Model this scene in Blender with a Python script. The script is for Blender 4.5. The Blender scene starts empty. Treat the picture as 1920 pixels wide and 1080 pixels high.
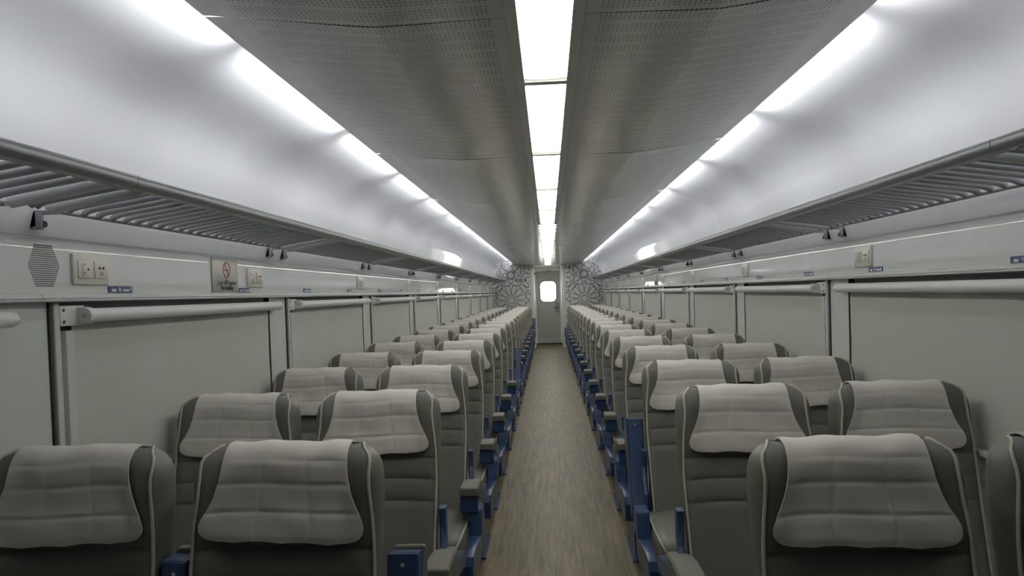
import bpy, bmesh, math, random
from mathutils import Vector, Matrix
random.seed(7)
scene = bpy.context.scene
col = scene.collection

# ------------------------------------------------------------------ camera, world, exposure
CAM_H, CAM_X, FOC = 1.47, -0.012, 1440.0
YAW, PITCH, ROLL = math.radians(3.6265), math.radians(-1.5125), 0.032
PPX, PPY = 938.0, 588.0       # the photograph is a crop: its optical centre sits here
fw = Vector((-math.sin(YAW) * math.cos(PITCH), math.cos(YAW) * math.cos(PITCH), math.sin(PITCH)))
rt = Vector((math.cos(YAW), math.sin(YAW), 0))
up = rt.cross(fw)
# the camera is turned clockwise by ROLL, so the picture leans anticlockwise
r2 = rt * math.cos(ROLL) - up * math.sin(ROLL)
u2 = up * math.cos(ROLL) + rt * math.sin(ROLL)
cam_data = bpy.data.cameras.new('camera')
cam = bpy.data.objects.new('camera', cam_data)
col.objects.link(cam)
m = Matrix((r2, u2, -fw)).transposed().to_4x4()
m.translation = Vector((CAM_X, 0, CAM_H))
cam.matrix_world = m
cam_data.sensor_width = 36.0
cam_data.lens = FOC * 36.0 / 1920.0
cam_data.shift_x = (960.0 - PPX) / 1920.0
cam_data.shift_y = (PPY - 540.0) / 1920.0
cam_data.clip_start = 0.05
scene.camera = cam

world = bpy.data.worlds.new('world')
scene.world = world
world.use_nodes = True
bg = world.node_tree.nodes['Background']
bg.inputs[0].default_value = (1.0, 0.97, 0.93, 1)
bg.inputs[1].default_value = 5.0

scene.view_settings.view_transform = 'Standard'
scene.view_settings.look = 'None'
scene.view_settings.gamma = 1.0
scene.view_settings.use_curve_mapping = False
scene.view_settings.exposure = 0.0
LAMP_STRENGTH = 14.0          # ceiling diffusers
TUBE_STRENGTH = 110.0         # fluorescent tubes hidden in the coves

# ------------------------------------------------------------------ materials
def mat(name, color, rough=0.5, spec=0.5, metal=0.0, coat=0.0, coat_rough=0.1, bump=None, vary=None):
    """bump=(scale, strength, distance, stretch) ; vary=(scale, amount)"""
    m = bpy.data.materials.new(name)
    m.use_nodes = True
    nt = m.node_tree
    b = nt.nodes['Principled BSDF']
    b.inputs['Base Color'].default_value = (*color, 1)
    b.inputs['Roughness'].default_value = rough
    b.inputs['Specular IOR Level'].default_value = spec
    b.inputs['Metallic'].default_value = metal
    b.inputs['Coat Weight'].default_value = coat
    b.inputs['Coat Roughness'].default_value = coat_rough
    tc = nt.nodes.new('ShaderNodeTexCoord')
    if vary:
        n = nt.nodes.new('ShaderNodeTexNoise')
        n.inputs['Scale'].default_value = vary[0]
        n.inputs['Detail'].default_value = 4
        nt.links.new(tc.outputs['Object'], n.inputs['Vector'])
        r = nt.nodes.new('ShaderNodeMapRange')
        r.inputs['From Min'].default_value = 0.3
        r.inputs['From Max'].default_value = 0.7
        r.inputs['To Min'].default_value = 1 - vary[1]
        r.inputs['To Max'].default_value = 1 + vary[1]
        nt.links.new(n.outputs['Fac'], r.inputs['Value'])
        mul = nt.nodes.new('ShaderNodeVectorMath')
        mul.operation = 'SCALE'
        mul.inputs[0].default_value = color
        nt.links.new(r.outputs['Result'], mul.inputs['Scale'])
        nt.links.new(mul.outputs['Vector'], b.inputs['Base Color'])
    if bump:
        mp = nt.nodes.new('ShaderNodeMapping')
        mp.inputs['Scale'].default_value = bump[3] if len(bump) > 3 else (1, 1, 1)
        nt.links.new(tc.outputs['Object'], mp.inputs['Vector'])
        n2 = nt.nodes.new('ShaderNodeTexNoise')
        n2.inputs['Scale'].default_value = bump[0]
        n2.inputs['Detail'].default_value = 2
        nt.links.new(mp.outputs['Vector'], n2.inputs['Vector'])
        bp = nt.nodes.new('ShaderNodeBump')
        bp.inputs['Strength'].default_value = bump[1]
        bp.inputs['Distance'].default_value = bump[2]
        nt.links.new(n2.outputs['Fac'], bp.inputs['Height'])
        nt.links.new(bp.outputs['Normal'], b.inputs['Normal'])
    return m

def math_node(nt, op, a, b=None, c=None):
    n = nt.nodes.new('ShaderNodeMath')
    n.operation = op
    for i, v in enumerate((a, b, c)):
        if v is None:
            continue
        if isinstance(v, (int, float)):
            n.inputs[i].default_value = v
        else:
            nt.links.new(v, n.inputs[i])
    return n.outputs[0]

def emission(name, color, strength):
    m = bpy.data.materials.new(name)
    m.use_nodes = True
    nt = m.node_tree
    nt.nodes.remove(nt.nodes['Principled BSDF'])
    e = nt.nodes.new('ShaderNodeEmission')
    e.inputs[0].default_value = (*color, 1)
    e.inputs[1].default_value = strength
    nt.links.new(e.outputs[0], nt.nodes['Material Output'].inputs[0])
    return m

def perforated():
    m = mat('perforated_panel', (0.82, 0.83, 0.80), rough=0.15, spec=0.8, coat=0.0)
    nt = m.node_tree
    b = nt.nodes['Principled BSDF']
    tc = nt.nodes.new('ShaderNodeTexCoord')
    sp = nt.nodes.new('ShaderNodeSeparateXYZ')
    nt.links.new(tc.outputs['Object'], sp.inputs[0])
    x, y = sp.outputs[0], sp.outputs[1]
    ax = math_node(nt, 'ABSOLUTE', x)
    inx = math_node(nt, 'MULTIPLY', math_node(nt, 'GREATER_THAN', ax, 0.135), math_node(nt, 'LESS_THAN', ax, 0.782))
    BAND = 0.0895
    yb = math_node(nt, 'MULTIPLY', math_node(nt, 'FRACT', math_node(nt, 'DIVIDE', y, BAND)), BAND)  # metres into the band
    iny = math_node(nt, 'LESS_THAN', yb, 0.066)
    fx = math_node(nt, 'SUBTRACT', math_node(nt, 'FRACT', math_node(nt, 'DIVIDE', x, 0.0125)), 0.5)
    fy = math_node(nt, 'SUBTRACT', math_node(nt, 'FRACT', math_node(nt, 'DIVIDE', yb, 0.0165)), 0.5)
    dx = math_node(nt, 'MULTIPLY', fx, 0.0125)
    dy = math_node(nt, 'MULTIPLY', fy, 0.0165)
    d = math_node(nt, 'SQRT', math_node(nt, 'ADD', math_node(nt, 'MULTIPLY', dx, dx), math_node(nt, 'MULTIPLY', dy, dy)))
    hole = math_node(nt, 'LESS_THAN', d, 0.0037)
    mask = math_node(nt, 'MULTIPLY', math_node(nt, 'MULTIPLY', inx, iny), hole)
    mx = nt.nodes.new('ShaderNodeMix')
    mx.data_type = 'RGBA'
    mx.inputs['A'].default_value = (0.82, 0.83, 0.80, 1)
    mx.inputs['B'].default_value = (0.27, 0.275, 0.265, 1)
    nt.links.new(mask, mx.inputs['Factor'])
    nt.links.new(mx.outputs['Result'], b.inputs['Base Color'])
    # sheet is slightly buckled
    n2 = nt.nodes.new('ShaderNodeTexNoise')
    n2.inputs['Scale'].default_value = 2.0
    mp = nt.nodes.new('ShaderNodeMapping')
    mp.inputs['Scale'].default_value = (0.6, 2.2, 1)
    nt.links.new(tc.outputs['Object'], mp.inputs['Vector'])
    nt.links.new(mp.outputs['Vector'], n2.inputs['Vector'])
    bp = nt.nodes.new('ShaderNodeBump')
    bp.inputs['Strength'].default_value = 0.14
    bp.inputs['Distance'].default_value = 0.02
    nt.links.new(n2.outputs['Fac'], bp.inputs['Height'])
    nt.links.new(bp.outputs['Normal'], b.inputs['Normal'])
    return m

def wood_floor():
    m = mat('vinyl_wood_floor', (0.2, 0.17, 0.12), rough=0.5, spec=0.25)
    nt = m.node_tree
    b = nt.nodes['Principled BSDF']
    tc = nt.nodes.new('ShaderNodeTexCoord')
    mp = nt.nodes.new('ShaderNodeMapping')
    mp.inputs['Scale'].default_value = (17, 1.0, 1)
    nt.links.new(tc.outputs['Object'], mp.inputs['Vector'])
    n = nt.nodes.new('ShaderNodeTexNoise')
    n.inputs['Scale'].default_value = 2.2
    n.inputs['Detail'].default_value = 8
    n.inputs['Roughness'].default_value = 0.7
    n.inputs['Distortion'].default_value = 0.6
    nt.links.new(mp.outputs['Vector'], n.inputs['Vector'])
    rp = nt.nodes.new('ShaderNodeValToRGB')
    rp.color_ramp.elements[0].position = 0.34
    rp.color_ramp.elements[0].color = (0.046, 0.036, 0.019, 1)
    rp.color_ramp.elements[1].position = 0.66
    rp.color_ramp.elements[1].color = (0.162, 0.128, 0.072, 1)
    nt.links.new(n.outputs['Fac'], rp.inputs[0])
    # plank tone
    br = nt.nodes.new('ShaderNodeTexBrick')
    br.offset = 0.37
    br.inputs['Color1'].default_value = (0.9, 0.9, 0.9, 1)
    br.inputs['Color2'].default_value = (1.08, 1.06, 1.04, 1)
    br.inputs['Mortar'].default_value = (0.8, 0.78, 0.75, 1)
    br.inputs['Scale'].default_value = 1.0
    br.inputs['Mortar Size'].default_value = 0.002
    br.inputs['Brick Width'].default_value = 1.2
    br.inputs['Row Height'].default_value = 0.16
    mp2 = nt.nodes.new('ShaderNodeMapping')
    mp2.inputs['Rotation'].default_value = (0, 0, math.pi / 2)
    nt.links.new(tc.outputs['Object'], mp2.inputs['Vector'])
    nt.links.new(mp2.outputs['Vector'], br.inputs['Vector'])
    mu = nt.nodes.new('ShaderNodeMix')
    mu.data_type = 'RGBA'
    mu.blend_type = 'MULTIPLY'
    mu.inputs['Factor'].default_value = 1
    nt.links.new(rp.outputs[0], mu.inputs['A'])
    nt.links.new(br.outputs[0], mu.inputs['B'])
    # scattered dark specks
    n3 = nt.nodes.new('ShaderNodeTexNoise')
    n3.inputs['Scale'].default_value = 26
    n3.inputs['Detail'].default_value = 3
    mp3 = nt.nodes.new('ShaderNodeMapping')
    mp3.inputs['Scale'].default_value = (1.6, 0.5, 1)
    nt.links.new(tc.outputs['Object'], mp3.inputs['Vector'])
    nt.links.new(mp3.outputs['Vector'], n3.inputs['Vector'])
    sp = nt.nodes.new('ShaderNodeMapRange')
    sp.inputs['From Min'].default_value = 0.62
    sp.inputs['From Max'].default_value = 0.74
    sp.inputs['To Min'].default_value = 0
    sp.inputs['To Max'].default_value = 0.55
    nt.links.new(n3.outputs['Fac'], sp.inputs['Value'])
    mu2 = nt.nodes.new('ShaderNodeMix')
    mu2.data_type = 'RGBA'
    mu2.inputs['B'].default_value = (0.05, 0.04, 0.03, 1)
    nt.links.new(sp.outputs[0], mu2.inputs['Factor'])
    nt.links.new(mu.outputs['Result'], mu2.inputs['A'])
    nt.links.new(mu2.outputs['Result'], b.inputs['Base Color'])
    bp = nt.nodes.new('ShaderNodeBump')
    bp.inputs['Strength'].default_value = 0.3
    bp.inputs['Distance'].default_value = 0.003
    nt.links.new(n.outputs['Fac'], bp.inputs['Height'])
    nt.links.new(bp.outputs['Normal'], b.inputs['Normal'])
    return m

def diffuser_mat(name, strength, y_fade):
    """backlit acrylic: the tube inside stops short of both ends, so the ends are dimmer"""
    m = emission(name, (1.0, 0.985, 0.905), strength)
    nt = m.node_tree
    e = [n for n in nt.nodes if n.type == 'EMISSION'][0]
    tc = nt.nodes.new('ShaderNodeTexCoord')
    sp = nt.nodes.new('ShaderNodeSeparateXYZ')
    nt.links.new(tc.outputs['Object'], sp.inputs[0])
    ay = math_node(nt, 'ABSOLUTE', sp.outputs[1])
    mr = nt.nodes.new('ShaderNodeMapRange')
    mr.interpolation_type = 'SMOOTHSTEP'
    mr.inputs['From Min'].default_value = y_fade - 0.09
    mr.inputs['From Max'].default_value = y_fade
    mr.inputs['To Min'].default_value = strength
    mr.inputs['To Max'].default_value = strength * 0.055
    nt.links.new(ay, mr.inputs['Value'])
    nt.links.new(mr.outputs[0], e.inputs[1])
    return m

def pane_mat():
    m = bpy.data.materials.new('window_glass')
    m.use_nodes = True
    nt = m.node_tree
    nt.nodes.remove(nt.nodes['Principled BSDF'])
    t = nt.nodes.new('ShaderNodeBsdfTransparent')
    t.inputs[0].default_value = (0.93, 0.96, 0.95, 1)
    g = nt.nodes.new('ShaderNodeBsdfGlossy')
    g.inputs['Roughness'].default_value = 0.02
    x = nt.nodes.new('ShaderNodeMixShader')
    x.inputs[0].default_value = 0.06
    nt.links.new(t.outputs[0], x.inputs[1])
    nt.links.new(g.outputs[0], x.inputs[2])
    nt.links.new(x.outputs[0], nt.nodes['Material Output'].inputs[0])
    return m

M = {}
M['cove'] = mat('white_gloss_cove', (0.82, 0.82, 0.835), rough=0.055, spec=0.5, bump=(1.3, 0.08, 0.02, (1, 0.6, 1)), vary=(2.5, 0.02))
M['fascia'] = mat('white_gloss_fascia', (0.64, 0.65, 0.63), rough=0.05, spec=0.5, bump=(3.0, 0.05, 0.01, (1, 2.0, 0.3)), vary=(3, 0.015))
M['wall'] = mat('white_wall_panel', (0.58, 0.60, 0.58), rough=0.25, spec=0.5, bump=(2.0, 0.06, 0.01), vary=(3, 0.02))
M['seamdark'] = mat('dark_joint', (0.03, 0.03, 0.03), rough=0.7)
M['backing'] = mat('grey_recess', (0.20, 0.21, 0.21), rough=0.6)
M['rail'] = mat('grey_aluminium_rail', (0.50, 0.51, 0.49), rough=0.35, spec=0.5)
M['blind'] = mat('roller_blind_cloth', (0.50, 0.52, 0.48), rough=0.75, spec=0.25, bump=(300, 0.08, 0.001), vary=(2, 0.02))
M['roller'] = mat('white_roller_case', (0.70, 0.71, 0.70), rough=0.35)
M['bracket'] = mat('roller_bracket', (0.74, 0.75, 0.74), rough=0.4)
M['alu'] = mat('satin_aluminium', (0.25, 0.26, 0.272), rough=0.32, spec=0.5, metal=0.35)
M['rod'] = mat('silver_painted_rod', (0.36, 0.37, 0.39), rough=0.28, spec=0.6, metal=0.3)
M['endtube'] = mat('pale_end_tube', (0.62, 0.63, 0.65), rough=0.3, spec=0.6, metal=0.15)
M['darkmetal'] = mat('dark_screw', (0.08, 0.08, 0.085), rough=0.4, metal=0.7)
M['chrome'] = mat('bright_screw', (0.75, 0.75, 0.75), rough=0.25, metal=0.9)
M['ceil'] = perforated()
M['ceilplain'] = mat('grey_ceiling_strip', (0.82, 0.83, 0.80), rough=0.28, spec=0.5)
M['lampframe'] = mat('lamp_frame', (0.74, 0.75, 0.71), rough=0.4)
M['floor'] = wood_floor()
M['fabric'] = mat('grey_green_vinyl', (0.118, 0.118, 0.102), rough=0.5, spec=0.35, bump=(350, 0.10, 0.001), vary=(6, 0.05))
M['piping'] = mat('cream_piping', (0.42, 0.40, 0.32), rough=0.6)
M['cover'] = mat('quilted_cotton', (0.585, 0.56, 0.52), rough=0.85, spec=0.2, bump=(420, 0.12, 0.001), vary=(5, 0.05))
M['blue'] = mat('blue_painted_steel', (0.018, 0.042, 0.108), rough=0.32, spec=0.5)
M['pad'] = mat('grey_arm_plastic', (0.115, 0.115, 0.098), rough=0.5, spec=0.4)
M['socket'] = mat('ivory_plastic', (0.62, 0.60, 0.53), rough=0.35)
M['black'] = mat('black_print', (0.012, 0.012, 0.012), rough=0.6)
M['holes'] = mat('grille_hole', (0.10, 0.10, 0.10), rough=0.8)
M['navy'] = mat('navy_label', (0.018, 0.035, 0.125), rough=0.4)
M['white'] = mat('white_print', (0.80, 0.82, 0.85), rough=0.5)
M['steel'] = mat('brushed_steel', (0.40, 0.385, 0.35), rough=0.42, metal=0.55, bump=(60, 0.05, 0.001, (1, 1, 12)))
M['red'] = mat('red_print', (0.20, 0.03, 0.03), rough=0.5)
M['endwall'] = mat('white_end_panel', (0.60, 0.61, 0.60), rough=0.35, spec=0.4)
M['print'] = mat('grey_pattern_print', (0.05, 0.05, 0.047), rough=0.6)
M['doorpaint'] = mat('grey_door_paint', (0.40, 0.41, 0.385), rough=0.4, vary=(3, 0.03))
M['doorframe'] = mat('grey_door_frame', (0.82, 0.83, 0.80), rough=0.45)
M['rubber'] = mat('dark_rubber', (0.045, 0.035, 0.032), rough=0.6)
M['brass'] = mat('brass_plate', (0.45, 0.38, 0.22), rough=0.4, metal=0.4)
M['glass'] = pane_mat()
M['tube'] = emission('cove_tube_light', (0.93, 0.96, 1.0), TUBE_STRENGTH)
M['tray'] = mat('white_light_tray', (0.75, 0.76, 0.78), rough=0.5)

# ------------------------------------------------------------------ mesh helpers
def mesh_data(name, verts, faces, material, smooth=False, sharp=None):
    me = bpy.data.meshes.new(name)
    me.from_pydata([tuple(v) for v in verts], [], [tuple(f) for f in faces])
    me.materials.append(material)
    me.update()
    bm = bmesh.new()
    bm.from_mesh(me)
    bmesh.ops.recalc_face_normals(bm, faces=bm.faces)
    bm.to_mesh(me)
    bm.free()
    if smooth:
        for p in me.polygons:
            p.use_smooth = True
        if sharp is not None:
            me.set_sharp_from_angle(angle=math.radians(sharp))
    return me

def link(name, me, parent=None, loc=(0, 0, 0), rot=(0, 0, 0)):
    o = bpy.data.objects.new(name, me)
    o.location = loc
    o.rotation_euler = rot
    if parent is not None:
        o.parent = parent
    col.objects.link(o)
    return o

def empty(name, loc=(0, 0, 0), rot=(0, 0, 0)):
    o = bpy.data.objects.new(name, None)
    o.empty_display_size = 0.1
    o.location = loc
    o.rotation_euler = rot
    col.objects.link(o)
    return o

def tag(o, label=None, cat=None, group=None, kind=None):
    if label: o['label'] = label
    if cat: o['category'] = cat
    if group: o['group'] = group
    if kind: o['kind'] = kind
    return o

class MB:
    """collects simple shapes into one mesh"""
    def __init__(self):
        self.v, self.f = [], []
    def add(self, verts, faces):
        k = len(self.v)
        self.v += [tuple(p) for p in verts]
        self.f += [tuple(i + k for i in f) for f in faces]
        return self
    def box(self, x0, x1, y0, y1, z0, z1, c=0.0):
        """box with an optional chamfer c"""
        if c <= 0:
            v = [(x, y, z) for x in (x0, x1) for y in (y0, y1) for z in (z0, z1)]
            f = [(0, 1, 3, 2), (4, 6, 7, 5), (0, 4, 5, 1), (2, 3, 7, 6), (0, 2, 6, 4), (1, 5, 7, 3)]
            return self.add(v, f)
        bm = bmesh.new()
        bmesh.ops.create_cube(bm, size=1)
        for p in bm.verts:
            p.co = Vector(((x0 + x1) / 2 + p.co.x * (x1 - x0), (y0 + y1) / 2 + p.co.y * (y1 - y0), (z0 + z1) / 2 + p.co.z * (z1 - z0)))
        bmesh.ops.bevel(bm, geom=bm.edges[:], offset=c, segments=2, affect='EDGES', profile=0.5)
        bm.verts.index_update()
        self.add([p.co for p in bm.verts], [[q.index for q in g.verts] for g in bm.faces])
        bm.free()
        return self
    def loft(self, rings, cap=True, closed=True):
        k = len(rings[0])
        v = [p for r in rings for p in r]
        f = []
        for i in range(len(rings) - 1):
            for j in range(k if closed else k - 1):
                a, b = i * k + j, i * k + (j + 1) % k
                f.append((a, b, b + k, a + k))
        if cap and closed:
            f.append(tuple(range(k)))
            f.append(tuple(range((len(rings) - 1) * k, len(rings) * k)))
        return self.add(v, f)
    def tube(self, path, r, n=8, cap=True):
        path = [Vector(p) for p in path]
        rings = []
        prev = None
        for i, p in enumerate(path):
            t = (path[min(i + 1, len(path) - 1)] - path[max(i - 1, 0)]).normalized()
            if prev is None:
                a = Vector((0, 0, 1)) if abs(t.z) < 0.9 else Vector((1, 0, 0))
                u = t.cross(a).normalized()
            else:
                u = (prev - t * prev.dot(t)).normalized()
            prev = u
            w = t.cross(u)
            rr = r[i] if isinstance(r, (list, tuple)) else r
            rings.append([p + (u * math.cos(2 * math.pi * k / n) + w * math.sin(2 * math.pi * k / n)) * rr for k in range(n)])
        return self.loft(rings, cap)
    def profile_y(self, pts, y0, y1, closed=True):
        """profile of (x, z) points swept along y"""
        return self.loft([[(x, y0, z) for x, z in pts], [(x, y1, z) for x, z in pts]], cap=closed, closed=closed)
    def disc(self, c, normal, r, depth, n=14):
        c, normal = Vector(c), Vector(normal).normalized()
        return self.tube([c - normal * depth / 2, c + normal * depth / 2], r, n)
    def me(self, name, material, smooth=False, sharp=35):
        return mesh_data(name, self.v, self.f, material, smooth, sharp)
    def obj(self, name, material, parent=None, smooth=False, sharp=35, loc=(0, 0, 0), rot=(0, 0, 0)):
        return link(name, self.me(name, material, smooth, sharp), parent, loc, rot)

def lerp_table(tab, t):
    """piecewise smooth interpolation of [(t, value)...] sorted ascending"""
    if t <= tab[0][0]: return tab[0][1]
    for (a, va), (b, vb) in zip(tab, tab[1:]):
        if t <= b:
            s = (t - a) / (b - a)
            return va + (vb - va) * s
    return tab[-1][1]

def smooth01(a, b, x):
    t = max(0.0, min(1.0, (x - a) / (b - a)))
    return t * t * (3 - 2 * t)

def text_mesh(name, body, size, material, squash=1.0, bold=0.0):
    cu = bpy.data.curves.new(name, 'FONT')
    cu.body = body
    cu.size = size
    cu.align_x = 'CENTER'
    cu.align_y = 'CENTER'
    cu.extrude = 0.0004
    cu.offset = bold
    cu.resolution_u = 3
    ob = bpy.data.objects.new(name, cu)
    col.objects.link(ob)
    dg = bpy.context.evaluated_depsgraph_get()
    me = bpy.data.meshes.new_from_object(ob.evaluated_get(dg))
    bpy.data.objects.remove(ob)
    bpy.data.curves.remove(cu)
    me.name = name
    me.materials.clear()
    me.materials.append(material)
    if len(me.vertices):
        xs = [p.co.x for p in me.vertices]; ys = [p.co.y for p in me.vertices]
        cx, cy = (min(xs) + max(xs)) / 2, (min(ys) + max(ys)) / 2
        for p in me.vertices:
            p.co.x = (p.co.x - cx) * squash
            p.co.y -= cy
    return me

# text laid on a side wall: s=-1 left wall (faces +x), s=+1 right wall (faces -x)
def wall_rot(s):
    return (math.pi / 2, 0, math.pi / 2 if s < 0 else -math.pi / 2)

# ------------------------------------------------------------------ coach dimensions
Y0, Y1 = -1.3, 20.2          # ends of the saloon
XW = 1.45                    # side wall
SIDE = {-1: 'left', 1: 'right'}
OFF = {-1: 0.0, 1: -0.025}   # right side slid a little nearer than the left to absorb camera yaw error
ZC = 2.17                    # ceiling

# ------------------------------------------------------------------ floor, walls, coves, ceiling
fl = MB().box(-1.52, 1.52, Y0, 21.75, -0.04, 0.0).obj('floor', M['floor'])
tag(fl, kind='structure')

COVE = [(0.72, 2.296), (0.80, 2.290), (0.895, 2.268), (1.00, 2.233), (1.10, 2.199), (1.19, 2.168), (1.26, 2.134), (1.312, 2.092),
        (1.348, 2.038), (1.37, 1.975), (1.39, 1.90), (1.413, 1.81), (1.436, 1.73), (1.452, 1.675)]
N_WIN = 10
def win_start(s, k): return 2.13 + OFF[s] + 2.0 * k          # seam at the near edge of window k
K_RANGE = range(-2, 9)

for s in (-1, 1):
    wall = empty('wall_' + SIDE[s])
    tag(wall, kind='structure')
    sx = lambda x: s * x
    # lower wall below the sill, in sections between the window seams
    MB().profile_y([(sx(1.47), 0), (sx(1.455), 0), (sx(1.455), 0.76), (sx(1.447), 0.765), (sx(1.447), 0.785), (sx(1.455), 0.79), (sx(1.455), 0.87), (sx(1.47), 0.87)], Y0, Y1).obj('lower_panel', M['wall'], wall)
    # duct cover at the foot of the wall
    MB().box(min(sx(1.425), sx(1.455)), max(sx(1.425), sx(1.455)), Y0, Y1, 0.0, 0.20, 0.012).obj('heater_cover', M['rail'], wall)
    # backing behind the windows and upper wall
    MB().profile_y([(sx(1.50), 0.86), (sx(1.475), 0.86), (sx(1.475), 1.50), (sx(1.50), 1.50)], Y0, Y1).obj('window_backing', M['backing'], wall)
    # white strip between fascia and rack
    MB().profile_y([(sx(1.50), 1.66), (sx(1.452), 1.66), (sx(1.452), 1.70), (sx(1.50), 1.70)], Y0, Y1).obj('upper_panel', M['cove'], wall)
    for k in K_RANGE:
        a = win_start(s, k)
        # pier beyond the window: from far gap to the next seam
        p0, p1 = a + 1.745, a + 2.0
        if p1 > Y1: p1 = Y1
        if p0 < Y1:
            MB().box(min(sx(1.452), sx(1.475)), max(sx(1.452), sx(1.475)), max(p0, Y0), p1 - 0.008, 0.87, 1.495, 0.003).obj('pier_panel', M['wall'], wall)
    # window sill
    sill = MB().profile_y([(sx(1.48), 0.868), (sx(1.425), 0.868), (sx(1.418), 0.874), (sx(1.418), 0.886), (sx(1.425), 0.892), (sx(1.48), 0.892)], Y0, Y1).obj('window_sill', M['rail'], wall, smooth=True)
    # cove, in moulded sections two metres long
    cove = empty('ceiling_cove_' + SIDE[s])
    tag(cove, kind='structure')
    # smooth the profile
    pts = [Vector((x, z)) for x, z in COVE]
    fine = []
    for i in range(len(pts) - 1):
        pa, pb = pts[max(i - 1, 0)], pts[min(i + 2, len(pts) - 1)]
        for t in (0, 0.34, 0.67):
            q = pts[i], pts[i + 1]
            m0, m1 = (q[1] - pa) / 2, (pb - q[0]) / 2
            h = 2 * t**3 - 3 * t**2 + 1, t**3 - 2 * t**2 + t, -2 * t**3 + 3 * t**2, t**3 - t**2
            fine.append(q[0] * h[0] + m0 * h[1] + q[1] * h[2] + m1 * h[3])
    fine.append(pts[-1])
    edges = [Y0] + [0.1 + OFF[s] + 2.0 * k for k in range(0, 11)]
    edges = [e for e in edges if e < Y1 - 0.5] + [Y1]
    edges = [edges[0]] + [e for e in edges[1:]]
    # joints at every third section are visible; each section is its own moulding
    cuts = [Y0, 0.35 + OFF[s], 6.35 + OFF[s], 12.35 + OFF[s], Y1]
    for y0, y1 in zip(cuts, cuts[1:]):
        g = 0.0012
        MB().loft([[(sx(p.x), yy, p.y) for p in fine] for yy in (y0 + g, y1 - g)], cap=False, closed=False).obj('cove_panel', M['cove'], cove, smooth=True, sharp=60)
    for yj in cuts[1:-1]:
        MB().loft([[(sx(p.x) - s * 0.0006, yy, p.y - 0.0006) for p in fine] for yy in (yj - 0.003, yj + 0.003)], cap=False, closed=False).obj('joint_strip', M['tray'], cove, smooth=True, sharp=60)
    # outer skin so that no daylight leaks in
    MB().box(min(sx(1.50), sx(1.54)), max(sx(1.50), sx(1.54)), Y0, 21.75, -0.04, 2.40).obj('outer_skin', M['wall'], wall)

    # fascia with sockets and labels
    fas = empty('trim_%d' % (1 if s < 0 else 2))
    tag(fas, kind='structure')
    prof = [(1.475, 1.50), (1.44, 1.50), (1.44, 1.637), (1.442, 1.650), (1.447, 1.662), (1.452, 1.668), (1.475, 1.670)]
    if s < 0:
        fcuts = [Y0, 0.9, 6.9, 12.9, Y1]
    else:
        fcuts = [Y0, 1.0, 7.05, 13.05, Y1]
    for y0, y1 in zip(fcuts, fcuts[1:]):
        MB().profile_y([(sx(x), z) for x, z in prof], y0 + 0.0015, y1 - 0.0015).obj('fascia_panel', M['fascia'], fas, smooth=True, sharp=50)
    # thin shadow joint above the fascia
    MB().box(min(sx(1.4505), sx(1.453)), max(sx(1.4505), sx(1.453)), Y0, Y1, 1.6715, 1.6745).obj('shadow_joint', M['rail'], fas)
    # rail under the fascia, jointed every two metres
    rprof = [(1.475, 1.512), (1.438, 1.512), (1.424, 1.509), (1.420, 1.503), (1.420, 1.4955), (1.423, 1.4935), (1.417, 1.4925), (1.414, 1.489), (1.417, 1.486), (1.425, 1.485), (1.475, 1.485)]
    rail = empty('trim_%d' % (3 if s < 0 else 4))
    tag(rail, kind='structure')
    rc = [Y0] + [0.06 + (OFF[s] if s > 0 else 0) + 2.0 * k for k in range(0, 11) if 0.06 + 2.0 * k < Y1 - 0.3] + [Y1]
    for y0, y1 in zip(rc, rc[1:]):
        MB().profile_y([(sx(x), z) for x, z in rprof], y0 + 0.0016, y1 - 0.0016).obj('rail_section', M['rail'], rail, smooth=True, sharp=40)

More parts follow.
